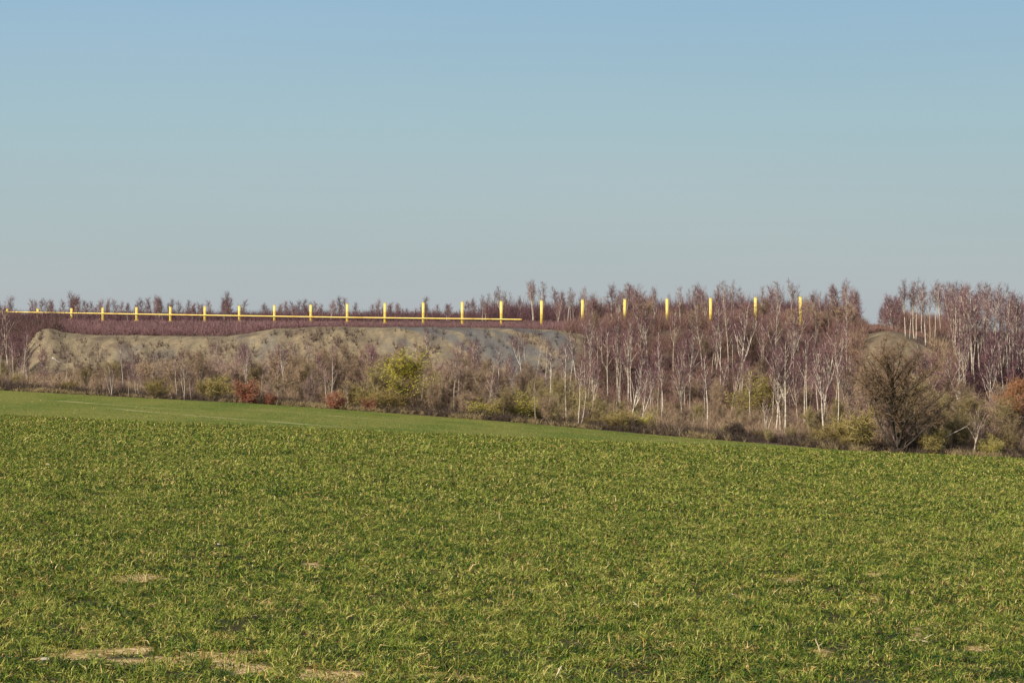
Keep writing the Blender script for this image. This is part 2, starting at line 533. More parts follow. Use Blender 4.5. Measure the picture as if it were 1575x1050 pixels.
q = np.concatenate([-np.geomspace(4, .32, 40), np.arange(-.315, .3151, .0016), np.geomspace(.32, 4, 40)])
rows = np.concatenate([np.linspace(-60, 8, 30)[:-1], np.geomspace(8, 202, 560)])
Q, R_ = np.meshgrid(q, rows)
FXg = Q * (np.maximum(R_, -10) + 20); FYg = R_
M['field'] = field_mat()
fo = link('wheat_field', grid_mesh('wheat_field', FXg, FYg, z_field(FXg, FYg), M['field'], {'bare': bare_at(FXg, FYg).ravel(), 'closed': np.maximum(np.maximum(sstep(62, 80, FYg), sstep(0, 3, np.abs(FXg) - (.27 * FYg + 8))), 1 - sstep(4, 7, FYg)).ravel()}))
props(fo, kind='structure')

pxg = np.concatenate([np.linspace(-9000, -400, 60)[:-1], np.arange(-400, 2000, 4.0), np.linspace(2000, 9500, 60)])
yg = np.concatenate([np.arange(201, 236, .8), np.arange(236, 256, .25), np.arange(256, 350, 1.0), np.linspace(350, 620, 50)])
PG, YG = np.meshgrid(pxg, yg)
XG = (PG - 787.5) / F * YG
ZG = z_heap(XG, YG)
ZG = np.where(YG < 202.5, ZG - .15 * (202.5 - YG), ZG)
pc = PG
nzv = fbm(XG / 5, YG / 5, 51, 4)
veg = np.maximum(sstep(875, 945, pc + 60 * (nzv - .5)) * (1 - sstep(1318, 1332, pc) * (1 - sstep(1440, 1500, pc + 40 * (nzv - .5))) * sstep(238, 244, YG) * (1 - sstep(262, 268, YG))), 0)
veg = np.maximum(veg, 1 - sstep(236, 240, YG - 5 * (nzv - .5)))
veg = np.maximum(veg, sstep(256, 262, YG + 6 * (nzv - .5)) * .85 * (1 - sstep(1318, 1332, pc) * (1 - sstep(1440, 1500, pc))))
veg = np.maximum(veg, .55 * sstep(1300, 1325, pc) * sstep(.42, .6, nzv) * (YG > 236))
veg = np.maximum(veg, .5 * (1 - sstep(880, 900, pc)) * sstep(.58, .72, fbm(XG / 3.2, YG / 4, 53, 4)))
veg = np.maximum(veg, (1 - sstep(-15, 22, pc + 30 * (nzv - .5))))
dark = sstep(560, 640, pc) * (1 - sstep(870, 900, pc)) * sstep(.36, .56, fbm(XG / 2.6 + (YG - 245) * .3, YG / 9, 61, 4)) * .75
dark = np.maximum(dark, sstep(140, 200, pc) * (1 - sstep(420, 480, pc)) * sstep(.55, .7, fbm(XG / 2.6, YG / 6, 62, 3)) * .4)
M['heap'] = heap_mat()
ho = link('spoil_heap', grid_mesh('spoil_heap', XG, YG, ZG, M['heap'], {'veg': np.clip(veg, 0, 1).ravel(), 'darkshale': dark.ravel()}))
props(ho, kind='structure')

gm_, n_, l_, b_ = new_mat('far_ground')
nzz = noise_node(n_, l_, .02, 5)
rr = ramp_node(n_, [(.3, (.08, .11, .03)), (.7, (.16, .15, .06))]); l_.new(nzz.outputs[0], rr.inputs[0]); l_.new(rr.outputs[0], b_.inputs['Base Color'])
go = link('ground', mesh_np('ground', [(-7000, -7000, -45), (7000, -7000, -45), (7000, 9000, -45), (-7000, 9000, -45)], [0, 1, 2, 3], [4], gm_))
props(go, kind='structure')

# ------------------------------------------------------------------ wheat blades (ground cover)
def blades(name, y0, y1, dens, wmul, lmul, seed, margin=.27, side=False):
    r = np.random.default_rng(seed)
    A = margin * (y1 ** 2 - y0 ** 2)
    N = int(A * dens)
    Y = np.sqrt(r.random(N) * (y1 ** 2 - y0 ** 2) + y0 ** 2)
    X = (r.random(N) * 2 - 1) * margin * Y
    if side:          # strips beside the part of the field the photo frames, and the strip nearest the camera
        N = int((y1 - y0) * 18 * dens)
        Y = r.uniform(y0, y1, N); a = r.uniform(0, 9, N)
        X = (margin * Y + a) * np.where(r.random(N) < .5, -1, 1)
        k2 = int(11.5 * .27 * 2 * 7 * dens * 1.2)
        Y = np.concatenate([Y, r.uniform(5, 11.5, k2)]); X = np.concatenate([X, r.uniform(-3.2, 3.2, k2)]); N += k2
    # pull into plants/tillers and rows
    cl = .6 * fbm(X * 4.5, Y * 4.5, 71, 2) + .4 * vnoise(X * 15, Y * 15, 75)
    patch = fbm(X / 1.3, Y / 1.3, 72, 3)
    keep = r.random(N) < np.clip(.08 + 1.7 * sstep(.34, .66, cl), 0, 1) * (1 - .82 * sstep(.3, .9, bare_at(X, Y))) * np.clip(.6 + .6 * patch, .5, 1)
    X, Y, cl, patch = X[keep], Y[keep], cl[keep], patch[keep]; N = len(X)
    Z = z_field(X, Y) - .004
    az = r.random(N) * 2 * np.pi
    kk = 0
    L = (.055 + .085 * r.random(N) ** 1.5) * lmul * (.85 + .3 * patch) * np.where(r.random(N) < .07 * sstep(.45, .7, vnoise(X * 2.3, Y * 2.3, 77)) * 2, 1.55, 1.0)
    W = (.0044 + .0036 * r.random(N)) * wmul
    e0 = np.radians(r.uniform(8, 72, N)); e1 = e0 - np.radians(r.uniform(10, 70, N))
    h = np.stack([np.cos(az), np.sin(az), 0 * az], 1)
    side = np.stack([-np.sin(az), np.cos(az), 0 * az], 1)
    tw = r.uniform(-1, 1, N)[:, None]
    side = side + tw * np.array([0, 0, 1.0]); side /= np.linalg.norm(side, axis=1)[:, None]
    up = np.array([0, 0, 1.0])
    P0 = np.stack([X, Y, Z], 1)
    P1 = P0 + (h * np.cos(e0)[:, None] + up * np.sin(e0)[:, None]) * (L * .5)[:, None]
    P2 = P1 + (h * np.cos(e1)[:, None] + up * np.sin(e1)[:, None]) * (L * .6)[:, None]
    P2[:, 2] = np.maximum(P2[:, 2], Z + .006)
    w = (W * .5)[:, None] * side
    V = np.stack([P0 - w * .7, P0 + w * .7, P1 + w, P1 - w, P2], 1).reshape(-1, 3)
    b0 = (np.arange(N) * 5)[:, None]
    idx = np.concatenate([b0 + np.array([[0, 1, 2, 3]]), b0 + np.array([[3, 2, 4]])], 1)
    tot = np.tile([4, 3], N)
    t = np.clip(-.02 + .86 * r.random(N) + .16 * (fbm(X / 2.5, Y / 2.5, 73, 3) - .5) + .6 * (vnoise(X * 7, Y * 7, 74) - .5), 0.0, .84)
    dry = r.random(N) < (.09 + .18 * (vnoise(X * 5, Y * 5, 76) > .72) + .10 * sstep(.1, .5, bare_at(X, Y)) + .05 * sstep(.5, .7, patch))
    t = np.where(dry, r.uniform(.85, 1, N) ** 1.0 - .0, t)
    return mesh_np(name, V, idx.ravel(), tot, M['blade'], False, {'tint': np.repeat(t, 5)})

M['blade'] = blade_mat()
for k, (y0, y1, dn, wm, lm, sd) in enumerate([(11.5, 18, 10500, .95, .56, 1), (18, 30, 6000, 1.25, .6, 2), (30, 46, 2900, 1.9, .66, 3), (46, 70, 1400, 2.8, .75, 4), (116, 201, 7, 4.0, .9, 5), (5, 70, 620, 3.2, .8, 6)]):
    g = link('wheat', blades('wheat', y0, y1, dn, wm, lm, sd, side=(sd == 6)))
    props(g, label=['short young wheat blades and soil gaps closest to the camera', 'green young wheat in the front middle of the field',
                    'green young wheat in the middle of the near field', 'young wheat on the low crest of the near field', 'sparse taller wheat blades on the smooth far strip of the field', 'young wheat along the outer margins of the near field'][k], cat='crop', kind='stuff')

# ------------------------------------------------------------------ plant prototypes
def rv(R, s=1): return Vector((R.gauss(0, s), R.gauss(0, s), R.gauss(0, s)))

def limb_curve(p, d, L, R, n=5, up=.0, wob=.08):
    pts = [p.copy()]; d = d.normalized()
    for i in range(n):
        d = (d + Vector((0, 0, up)) + rv(R, wob)).normalized()
        pts.append(pts[-1] + d * (L / n))
    return pts

def twiggery(cr, pts, R, n2, n3, l2, l3, w, droop, start=.2, leaf=None, leafn=0, sc=(.55, .6)):
    """secondary branchlets with fine twigs along a limb"""
    nseg = len(pts) - 1
    for _ in range(n2):
        t = R.uniform(start, 1.0) * nseg; i = min(int(t), nseg - 1); p = pts[i].lerp(pts[i + 1], t - i)
        ax = (pts[i + 1] - pts[i]).normalized()
        d = (ax * R.uniform(.4, 1.0) + rv(R, sc[0])).normalized()
        L = l2 * R.uniform(.5, 1.2)
        mid = p + d * L * .55; end = mid + (d + Vector((0, 0, -droop * .6)) + rv(R, .15)).normalized() * L * .45
        cr.twig(p, mid, w * 1.9, R); cr.twig(mid, end, w * 1.4, R)
        cr.twig(mid, p.lerp(mid, .3), w * 1.5, R)
        for _ in range(n3):
            tt = R.random(); q0 = p.lerp(mid, tt * 2) if tt < .5 else mid.lerp(end, tt * 2 - 1)
            dd = (d * .7 + rv(R, sc[1]) + Vector((0, 0, -droop))).normalized()
            q1 = q0 + dd * l3 * R.uniform(.4, 1.2)
            cr.twig(q0, q1, w, R)
            if leaf:
                for _ in range(leafn):
                    cr.leaf(q0.lerp(q1, R.random()), leaf * R.uniform(.6, 1.3), R)

def birch(seed, h=8.0, stems=1, crown0=.42, nl=17, spread=.42, dens=1.0, fork=None, slim=1.0, dead=False):
    R = random.Random(seed)
    tr, cr = MB(), MB()
    for s in range(stems):
        a0 = R.uniform(0, 6.28); off = Vector((math.cos(a0), math.sin(a0), 0)) * (0 if s == 0 else .25)
        d = Vector((R.gauss(0, .05), R.gauss(0, .05), 1)) + (off * R.uniform(.5, 1.1) if s else Vector())
        hh = h * (1 if s == 0 else R.uniform(.75, .97))
        pts = limb_curve(off + Vector((0, 0, -.25)), d, hh + .25, R, 10, .05, .035)
        r0 = .0112 * hh * R.uniform(.85, 1.1) * slim
        rad = [r0 * (1.15 if i == 0 else 1) * (1 - .9 * (i / 10) ** 1.1) + .008 for i in range(11)]
        tr.tube(pts, rad, 6)
        axes = [(pts, rad, crown0, nl)]
        if fork:
            i = int(fork * 10)
            fd = Vector((R.choice((-1, 1)) * R.uniform(.28, .5), R.uniform(-.3, .3), 1))
            fp = limb_curve(pts[i], fd, hh * (1 - fork) * .92, R, 7, .12, .05)
            fr_ = [rad[i] * .8 * (1 - .88 * k / 7) + .006 for k in range(8)]
            tr.tube(fp, fr_, 5); axes.append((fp, fr_, .25, nl // 2))
        for (ap, ar, c0, n_l) in axes:
            ns = len(ap) - 1
            for k in range(n_l):
                t = c0 + (1 - c0) * ((k + R.random()) / n_l) ** .9
                t = min(t, .985); tt = t * ns; i = int(tt); p = ap[i].lerp(ap[i + 1], tt - i)
                az = R.uniform(0, 6.283); tilt = R.uniform(.30, .80)
                dd = Vector((math.cos(az) * tilt, math.sin(az) * tilt, 1))
                L = hh * spread * (1.08 - t) * R.uniform(.6, 1.15) + .35
                L *= 1.12
                lp = limb_curve(p, dd, L, R, 4, .12, .09)
                lr = [max(.006, ar[i] * .46 * (1 - .75 * j / 4)) + .008 for j in range(5)]
                tr.tube(lp, lr, 4)
                n2 = max(3, int((3 + L * 3.6) * dens))
                twiggery(cr, lp, R, n2, 6, .7, .6, .019, .06 if not dead else .0, sc=(.38, .36))
            twiggery(cr, ap[-4:], R, int(9 * dens), 6, .6, .55, .019, .0, 0, sc=(.4, .36))
    return [('trunk', tr, 'birch_bark'), ('crown', cr, 'birch_twig')]

def shrub(seed, h=5.0, stems=9, fan=.5, twigmat='brown_twig', barkmat='grey_bark', dens=1.0, leaf=None, leafn=0, leafmat=None, sr=.0105, width=1.0, wt=.022):
    R = random.Random(seed)
    tr, cr = MB(), MB()
    lf = MB() if leafmat else cr
    for s in range(stems):
        az = R.uniform(0, 6.283); t = fan * math.sqrt(R.random())
        d = Vector((math.cos(az) * t * width, math.sin(az) * t * width, 1))
        hh = h * R.uniform(.62, 1.0) * (1 - .22 * t)
        p0 = Vector((math.cos(az) * .25 * t, math.sin(az) * .25 * t, -.2))
        pts = limb_curve(p0, d, hh, R, 7, .03, .07)
        r0 = sr * hh * R.uniform(.7, 1.3)
        rad = [r0 * (1 - .85 * k / 7) + .006 for k in range(8)]
        tr.tube(pts, rad, 5)
        for k in range(7):
            tt = R.uniform(.2, .95) * 7; i = int(tt); p = pts[i].lerp(pts[i + 1], tt - i)
            a2 = R.uniform(0, 6.283); ti = R.uniform(.5, 1.1)
            L = hh * .30 * R.uniform(.6, 1.2)
            lp = limb_curve(p, Vector((math.cos(a2) * ti, math.sin(a2) * ti, .9)), L, R, 3, .08, .1)
            tr.tube(lp, [rad[i] * .45 * (1 - .7 * j / 3) + .004 for j in range(4)], 3)
            twiggery(cr, lp, R, int(6 * dens), 6, .45, .42, wt, .03, 0)
            if leafmat:
                for _ in range(leafn * 6):
                    pp = lp[R.randrange(4)] + rv(R, .22)
                    lf.leaf(pp, leaf * R.uniform(.6, 1.3), R)
        twiggery(cr, pts[-5:], R, int(8 * dens), 6, .5, .45, wt, .03, 0)
    out = [('stems', tr, barkmat), ('twigs', cr, twigmat)]
    if leafmat: out.append(('foliage', lf, leafmat))
    return out

def crown_tree(seed, h=9, trunk_h=.25, nl=10, width=.55, twigmat='brown_twig', barkmat='grey_bark', dens=1.0, r0=.018, leaf=None, leafn=0, leafmat=None, wt=.024):
    """round-crowned broadleaf: trunk, boughs, branches, twigs"""
    R = random.Random(seed)
    tr, cr, lf = MB(), MB(), MB()
    pts = limb_curve(Vector((0, 0, -.25)), Vector((R.gauss(0, .06), R.gauss(0, .06), 1)), h * .72, R, 8, .04, .06)
    rad = [r0 * h * (1 - .8 * k / 8) + .01 for k in range(9)]
    tr.tube(pts, rad, 7)
    for k in range(nl):
        t = trunk_h + (1 - trunk_h) * (k + R.random()) / nl; t = min(t, .97)
        tt = t * 8; i = int(tt); p = pts[i].lerp(pts[i + 1], tt - i)
        az = k * 2.4 + R.uniform(-.5, .5); ti = R.uniform(.45, 1.0) * width * 2
        L = h * (.55 - .28 * t) * R.uniform(.8, 1.15)
        bp = limb_curve(p, Vector((math.cos(az) * ti, math.sin(az) * ti, 1)), L, R, 6, .07, .1)
        br = [rad[i] * .55 * (1 - .82 * j / 6) + .008 for j in range(7)]
        tr.tube(bp, br, 5)
        for _ in range(8):
            u = R.uniform(.25, 1) * 6; j = min(int(u), 5); p2 = bp[j].lerp(bp[j + 1], u - j)
            ax = (bp[j + 1] - bp[j]).normalized()
            sp_ = limb_curve(p2, ax + rv(R, .5) + Vector((0, 0, .25)), L * .38 * R.uniform(.6, 1.2), R, 4, .05, .12)
            tr.tube(sp_, [br[j] * .45 * (1 - .75 * m_ / 4) + .004 for m_ in range(5)], 3)
            twiggery(cr, sp_, R, int(6 * dens), 6, .5, .45, wt, .0, 0)
            if leafmat:
                for _ in range(leafn * 8): lf.leaf(sp_[R.randrange(5)] + rv(R, .28), leaf * R.uniform(.6, 1.3), R)
    out = [('trunk', tr, barkmat), ('crown', cr, twigmat)]
    if leafmat: out.append(('foliage', lf, leafmat))
    return out

def make_proto(spec, hh):
    parts = []
    top = 0
    for (nm, mb, mt) in spec:
        me = mb.mesh(nm, M[mt], False)
        parts.append(bpy.data.objects.new(nm, me))
    top = max(v.z for _, mb, _ in spec for v in mb.v)
    return dict(parts=parts, h=top)

P = {}
P['birch'] = [make_proto(birch(100 + i, 8, 1, .40, 17, .34, 1.0, None if i % 3 else .45), 8) for i in range(6)]
P['birch_multi'] = [make_proto(birch(150 + i, 8, 2 + i % 2, .45, 12, .3, .8), 8) for i in range(3)]
P['birch_slim'] = [make_proto(birch(200 + i, 8, 1, .55, 12, .26, .75, slim=.75), 8) for i in range(4)]
P['birch_fork'] = [make_proto(birch(250 + i, 8, 1, .35, 16, .36, .9, .38 + .1 * i), 8) for i in range(3)]
P['birch_bare'] = [make_proto(birch(280 + i, 5, 1, .3, 9, .5, .35, .35, slim=1.2, dead=True), 5) for i in range(2)]
P['young'] = [make_proto(birch(300 + i, 3.6, 1, .12, 15, .30, 1.3, slim=.8), 3.6) for i in range(5)]
P['shrub_brown'] = [make_proto(shrub(400 + i, 4.5, 10, .5, dens=1.8), 4.5) for i in range(4)]
P['shrub_grey'] = [make_proto(shrub(420 + i, 4.5, 8, .4, 'grey_twig', dens=1.8), 4.5) for i in range(3)]
P['shrub_olive'] = [make_proto(shrub(440 + i, 4.0, 10, .6, 'olive_twig', dens=1.8), 4.0) for i in range(3)]
P['bush_ochre'] = [make_proto(shrub(460 + i, 2.4, 12, .9, 'ochre_twig', 'grey_bark', 1.0, width=1.2, wt=.03), 2.4) for i in range(3)]
P['bush_yellow'] = [make_proto(shrub(470 + i, 2.6, 12, .9, 'olive_twig', 'grey_bark', .9, .10, 6, 'yellow_twig', width=1.2), 2.6) for i in range(2)]
P['tree_brown'] = [make_proto(crown_tree(500 + i, 7, .12, 14, .36, dens=1.3), 7) for i in range(4)]
P['tree_olive'] = [make_proto(crown_tree(520 + i, 7, .12, 14, .42, 'olive_twig', dens=1.5), 7) for i in range(3)]
P['willow'] = [make_proto(crown_tree(540, 5.6, .25, 11, .55, 'olive_twig', 'grey_bark', 1.1, .014, .10, 6, 'yellow_twig'), 5.6)]
P['willow_low'] = [make_proto(crown_tree(545, 5.0, .04, 16, .6, 'olive_twig', 'grey_bark', 1.4, .012, .09, 3, 'yellow_twig'), 5.0)]
P['beech'] = [make_proto(shrub(560 + i, 2.2, 9, .6, 'brown_twig', 'dark_bark', .9, .12, 13, 'russet_leaf'), 2.2) for i in range(2)]
P['orange'] = [make_proto(crown_tree(580, 6.5, .25, 12, .5, 'orange_twig', 'grey_bark', 2.6), 6.5)]
P['oak'] = [make_proto(crown_tree(600, 10, .02, 34, .60, 'oak_twig', 'dark_bark', 1.35, .015, wt=.021), 10)]
P['evergreen'] = [make_proto(shrub(620, 2.5, 7, .5, 'dark_twig', 'dark_bark', 1.0, .1, 10, 'dark_twig'), 2.5)]

ITEMS = []     # every plant: placed first, labelled after, once its neighbours are known
def plant(kind, px, top, depth=None, base=None, name='birch_tree', look='bare birch', zone='slope', cat='tree', wide=1.0, lean=0.0, leany=0.0, fixed=None, variant=None, group=None):
    Y = depth if depth else depth_for(px, base)
    x = xy_at(px, Y); z = gz(x, Y)
    yb = ypix(x, Y, z)
    H = max((yb - top) / F * Y, .5)
    pr = P[kind][variant if variant is not None else random.randrange(len(P[kind]))]
    s = H / pr['h']
    if name == 'birch_tree' and kind == 'young': name = 'young_birch'
    if name == 'birch_tree' and kind == 'birch_multi': name = 'multistem_birch'
    root = bpy.data.objects.new(name, None)
    root.empty_display_size = .3
    root.location = (x, Y, z - .02)
    root.rotation_euler = (leany, lean, 0)
    root.scale = (s * wide, s * wide, s)
    col.objects.link(root)
    zr = random.uniform(0, 6.283) if variant is None else 0
    for part in pr['parts']:
        c = part.copy(); c.parent = root; c.rotation_euler = (0, 0, zr)
        col.objects.link(c)
    ITEMS.append(dict(o=root, px=px, Y=Y, look=look, zone=zone, cat=cat, fixed=fixed, group=group, H=H, top=top))
    return root

SX = [-60, 0, 20, 60, 115, 160, 240, 290, 345, 375, 460, 520, 600, 650, 690, 720, 770, 820, 855, 900, 960, 1000, 1040, 1080, 1120, 1150, 1190, 1220, 1250, 1300, 1325, 1338, 1350, 1375, 1400, 1450, 1520, 1560, 1575, 1700]
SYv = [456, 456, 450, 458, 444, 458, 452, 460, 445, 460, 460, 453, 463, 459, 466, 452, 434, 421, 434, 434, 427, 437, 434, 430, 420, 437, 432, 422, 444, 418, 432, 484, 462, 440, 421, 428, 428, 444, 444, 434]
def skyl(px): return float(np.interp(px, SX, SYv))

# posts: photo column and top row
POSTS = [(11, 474), (58, 474.5), (110, 474), (158, 473), (210, 472.3), (262, 471.5), (315, 471), (368, 470), (422, 469.3), (478, 468.4), (534, 467), (592, 466),
         (651, 465), (711, 464), (771, 463), (833, 462), (896, 461), (961, 460), (1026, 459.3), (1093, 458.2), (1162, 457.3), (1231, 456.3)]
def post_depth(px): return 1 / (1 / 312 + (px - 11) / (1231 - 11) * (1 / 265 - 1 / 312))

# --- hero birches read off the photograph: (column, base row, top row, kind, lean)
hero = [
 (12, 598, 452, 'birch_fork', .03, 'tall pale birch at the left edge of the photo'),
 (190, 607, 528, 'birch_slim', 0, 'thin white birch trunk at the field edge, below the post row, left part'),
]
HB = [  # slope birches
 (803, 595, 500, 'birch', .0), (813, 598, 508, 'birch_slim', .0), (838, 600, 512, 'birch_slim', -.06), (849, 606, 515, 'birch', -.08),
 (888, 612, 500, 'birch_slim', -.07), (900, 612, 495, 'birch', -.02), (921, 596, 505, 'birch_slim', -.1), (935, 618, 492, 'birch', -.05),
 (951, 628, 505, 'birch_slim', -.06), (966, 628, 480, 'birch_fork', .0), (973, 640, 500, 'birch_multi', -.07), (998, 580, 452, 'birch', .02),
 (1012, 590, 500, 'birch_slim', .06), (1036, 578, 462, 'birch', .1), (1045, 626, 510, 'birch_slim', .05), (1060, 626, 500, 'birch', .0),
 (1068, 570, 455, 'birch_slim', -.04), (1081, 570, 460, 'birch', -.08), (1102, 578, 458, 'birch', .03), (1120, 592, 452, 'birch_multi', .0),
 (1126, 590, 470, 'birch', .0), (1136, 618, 445, 'birch_fork', .0), (1170, 570, 480, 'birch_fork', .0), (1175, 580, 490, 'birch_slim', .03),
 (1207, 674, 505, 'birch', .0), (1236, 662, 495, 'birch_slim', .0), (1243, 660, 530, 'birch_slim', .12), (1265, 662, 472, 'birch_fork', .0),
 (1282, 655, 520, 'birch_slim', .08), (1212, 600, 450, 'birch_fork', .0), (1222, 610, 495, 'birch_slim', .0), (1290, 590, 470, 'birch', .1),
 (1303, 590, 450, 'birch_slim', .0), (1192, 590, 470, 'birch', .02), (1250, 590, 462, 'birch_slim', -.04), (1108, 600, 480, 'birch_slim', .0),
 (985, 610, 500, 'birch_slim', .0), (876, 608, 515, 'birch_slim', .03), (823, 590, 510, 'birch_slim', .05), (1100, 560, 450, 'birch', .05)]
HR = [  # right group on and behind the mound
 (1393, 519, 432, 'birch', .0), (1399, 521, 440, 'birch_slim', .03), (1409, 522, 430, 'birch_multi', .02), (1424, 531, 436, 'birch', .03), (1431, 524, 445, 'birch_slim', .0),
 (1438, 526, 440, 'birch_slim', .03), (1447, 520, 440, 'birch_slim', .02), (1456, 516, 436, 'birch', .0), (1460, 524, 440, 'birch_slim', .05), (1467, 545, 440, 'birch_multi', .03),
 (1478, 540, 442, 'birch', .0), (1487, 560, 445, 'birch_slim', .06), (1497, 576, 448, 'birch_multi', -.04), (1508, 582, 450, 'birch', -.05), (1517, 560, 436, 'birch_slim', .0),
 (1526, 575, 440, 'birch', .03), (1535, 560, 440, 'birch_slim', .05), (1542, 572, 446, 'birch_multi', .08), (1553, 540, 452, 'birch_slim', .05), (1566, 580, 452, 'birch', -.06),
 (1573, 575, 455, 'birch_slim', -.05), (1582, 570, 450, 'birch', 0), (1484, 604, 505, 'birch_slim', 0), (1493, 530, 438, 'birch', 0), (1520, 535, 438, 'birch_slim', .02),
 (1445, 514, 434, 'birch_slim', 0), (1418, 516, 436, 'birch', 0), (1472, 515, 440, 'birch', .04), (1508, 520, 436, 'birch', -.04), (1560, 522, 452, 'birch', .0)]
B_GRP = 'bare birches on the spoil heap'
for (px, yb, yt, k, ln, lb) in hero:
    plant(k, px, yt, base=yb, lean=ln, look='pale birch', zone='edge', group=B_GRP, fixed=lb)
for (px, yb, yt, k, ln) in HB:
    plant(k, px, yt, base=yb, lean=ln, look=('white forked birch' if 'fork' in k or 'multi' in k else 'slim white birch' if 'slim' in k else 'white birch'), zone='slope', group=B_GRP)
for (px, yb, yt, k, ln) in HR:
    plant(k, px, yt - 8, base=yb, lean=ln, look='white birch', zone='right', group=B_GRP)
for (px, yb, yt, k) in [(155, 590, 522, 'birch_slim'), (161, 585, 526, 'birch_slim'), (331, 600, 515, 'birch'), (320, 600, 528, 'birch_slim'), (372, 600, 532, 'birch_slim'), (404, 605, 530, 'birch_slim'),
                        (455, 608, 518, 'birch_fork'), (473, 608, 516, 'birch'), (510, 612, 525, 'birch_slim'), (634, 615, 520, 'birch_slim'), (662, 622, 500, 'birch_slim'), (648, 615, 525, 'birch_slim'),
                        (695, 622, 520, 'birch_slim'), (712, 625, 520, 'birch'), (744, 630, 520, 'birch'), (771, 632, 525, 'birch_slim'), (871, 651, 515, 'birch_slim'), (100, 602, 530, 'birch_slim'),
                        (235, 600, 540, 'birch_slim'), (728, 620, 515, 'birch'), (36, 590, 500, 'birch'), (-8, 590, 480, 'birch')]:
    plant(k, px, yt, base=yb, look='slim pale birch', zone='hedge', group=B_GRP)
# --- scattered birches
def scatter(n, x0, x1, d0, d1, hmin, hmax, kinds, zone, look, name='birch_tree', topf=None, group=B_GRP, gap=3.0, cat='tree'):
    used = []; tries = 0
    while len(used) < n and tries < n * 30:
        tries += 1
        px = random.uniform(x0, x1); Y = random.uniform(d0, d1)
        if px > 1600 or px < -25: continue
        if any(abs(px - a) < gap and abs(Y - b) < 6 for a, b in used): continue
        if any(abs(px - p) < 5 for p, _ in POSTS) and 250 < Y < post_depth(px) and zone != 'slope': continue
        if 1326 < px < 1352 and Y > 250: continue
        if 1326 < px < 1440 and 238 < Y < 258: continue
        if zone == 'slope' and 1310 < px < 1475 and Y > 232: continue
        x = xy_at(px, Y); yb = ypix(x, Y, gz(x, Y))
        hpx = random.uniform(hmin, hmax) * F / Y
        top = yb - hpx
        if topf: top = yb - (yb - topf(px)) * random.uniform(.62, 1.08)
        top = max(top, skyl(px) + abs(random.gauss(0, 1)) * 13 - 3)
        if 250 < px and Y < 300 and top < 484 and any(abs(px - p) < 9 for p, _ in POSTS): continue
        used.append((px, Y))
        plant(random.choice(kinds), px, top, lean=random.gauss(0, .05), leany=random.gauss(0, .04), depth=Y, look=look, zone=zone, name=name, group=group, cat=cat)
scatter(125, -20, 735, 304, 345, 1.4, 3.3, ['young'], 'skyline', 'small purple-grey birch', 'young_birch', gap=1.5, topf=lambda p: skyl(p) - 8)
for px, yt in [(18, 452), (62, 458), (115, 445), (120, 452), (165, 458), (185, 462), (240, 452), (246, 456), (290, 460), (300, 464), (345, 445), (352, 455), (375, 460), (450, 462), (462, 460), (470, 458), (520, 453), (530, 456), (545, 464), (580, 458), (600, 464), (657, 454), (690, 466)]:
    plant('young', px, yt - 3, depth=random.uniform(316, 335), name='young_birch', look='tall young birch', zone='skyline', group=B_GRP)
scatter(22, 1462, 1596, 252, 278, 5, 7, ['birch_slim'], 'right', 'slender leaning birch', topf=skyl, gap=3)
scatter(66, 740, 1322, 286, 330, 3, 5, ['birch', 'birch_slim', 'young', 'birch_multi'], 'skyline', 'purple-twigged birch', topf=skyl)
for px, yt in [(770, 436), (820, 426), (833, 430), (873, 438), (905, 440), (962, 432), (975, 436), (1112, 428), (1125, 426), (1170, 436), (1218, 430), (1225, 434), (1295, 426), (1303, 424), (1315, 436), (1402, 428)]:
    plant(random.choice(['birch', 'birch_multi']), px, yt, depth=random.uniform(290, 305), look='tall birch', zone='skyline', group=B_GRP)
scatter(52, 895, 1322, 236, 280, 4.5, 7, ['birch', 'birch_fork', 'young'], 'slope', 'purple-twigged birch', gap=5)
for k_, lk_, nm_, n_k in [('shrub_grey', 'grey-brown bare shrub', 'shrub', 20), ('tree_brown', 'brown bare tree', 'bare_tree', 30), ('shrub_brown', 'brown bare shrub', 'shrub', 14)]:
    scatter(n_k, 900, 1312, 236, 284, 2.2, 4.2, [k_], 'slope', lk_, nm_, group='bare shrubs and trees among the slope birches', cat='tree' if 'tree' in k_ else 'shrub')
scatter(16, 1340, 1385, 274, 300, 1.8, 3.4, ['young'], 'gap', 'low dark scrub tree', name='scrub_tree', topf=lambda p: skyl(p) + 2, group='scrub trees behind the bare mound')

scatter(30, -20, 900, 212, 226, 3, 5, ['birch_slim', 'young', 'birch_fork'], 'hedge', 'thin purple-twigged birch', gap=4, topf=lambda p: 518)
scatter(14, 150, 890, 203.5, 208, 3, 5, ['birch_slim', 'birch_multi'], 'edge', 'thin pale sapling birch', gap=8, topf=lambda p: 545)
scatter(9, 1395, 1478, 224, 236, 3, 5, ['birch_slim', 'young', 'birch'], 'mid', 'thin birch', gap=5, topf=lambda p: 520)
scatter(34, 860, 1325, 208, 234, 5, 8, ['birch_slim', 'birch_fork', 'birch_slim', 'birch'], 'slope', 'slender pale birch low', gap=5, topf=lambda p: 520)
scatter(24, 1462, 1598, 244, 284, 3, 6, ['birch', 'young', 'birch_fork', 'birch_multi'], 'right', 'purple-twigged birch', gap=3, topf=lambda p: 490)
scatter(36, 1440, 1598, 284, 322, 3, 6, ['birch', 'young', 'birch_slim'], 'right', 'purple-twigged background birch', gap=2, topf=skyl)
scatter(9, 14, 62, 236, 252, 2, 3.5, ['young'], 'hedge', 'small bushy birch', gap=2, topf=lambda p: 505)
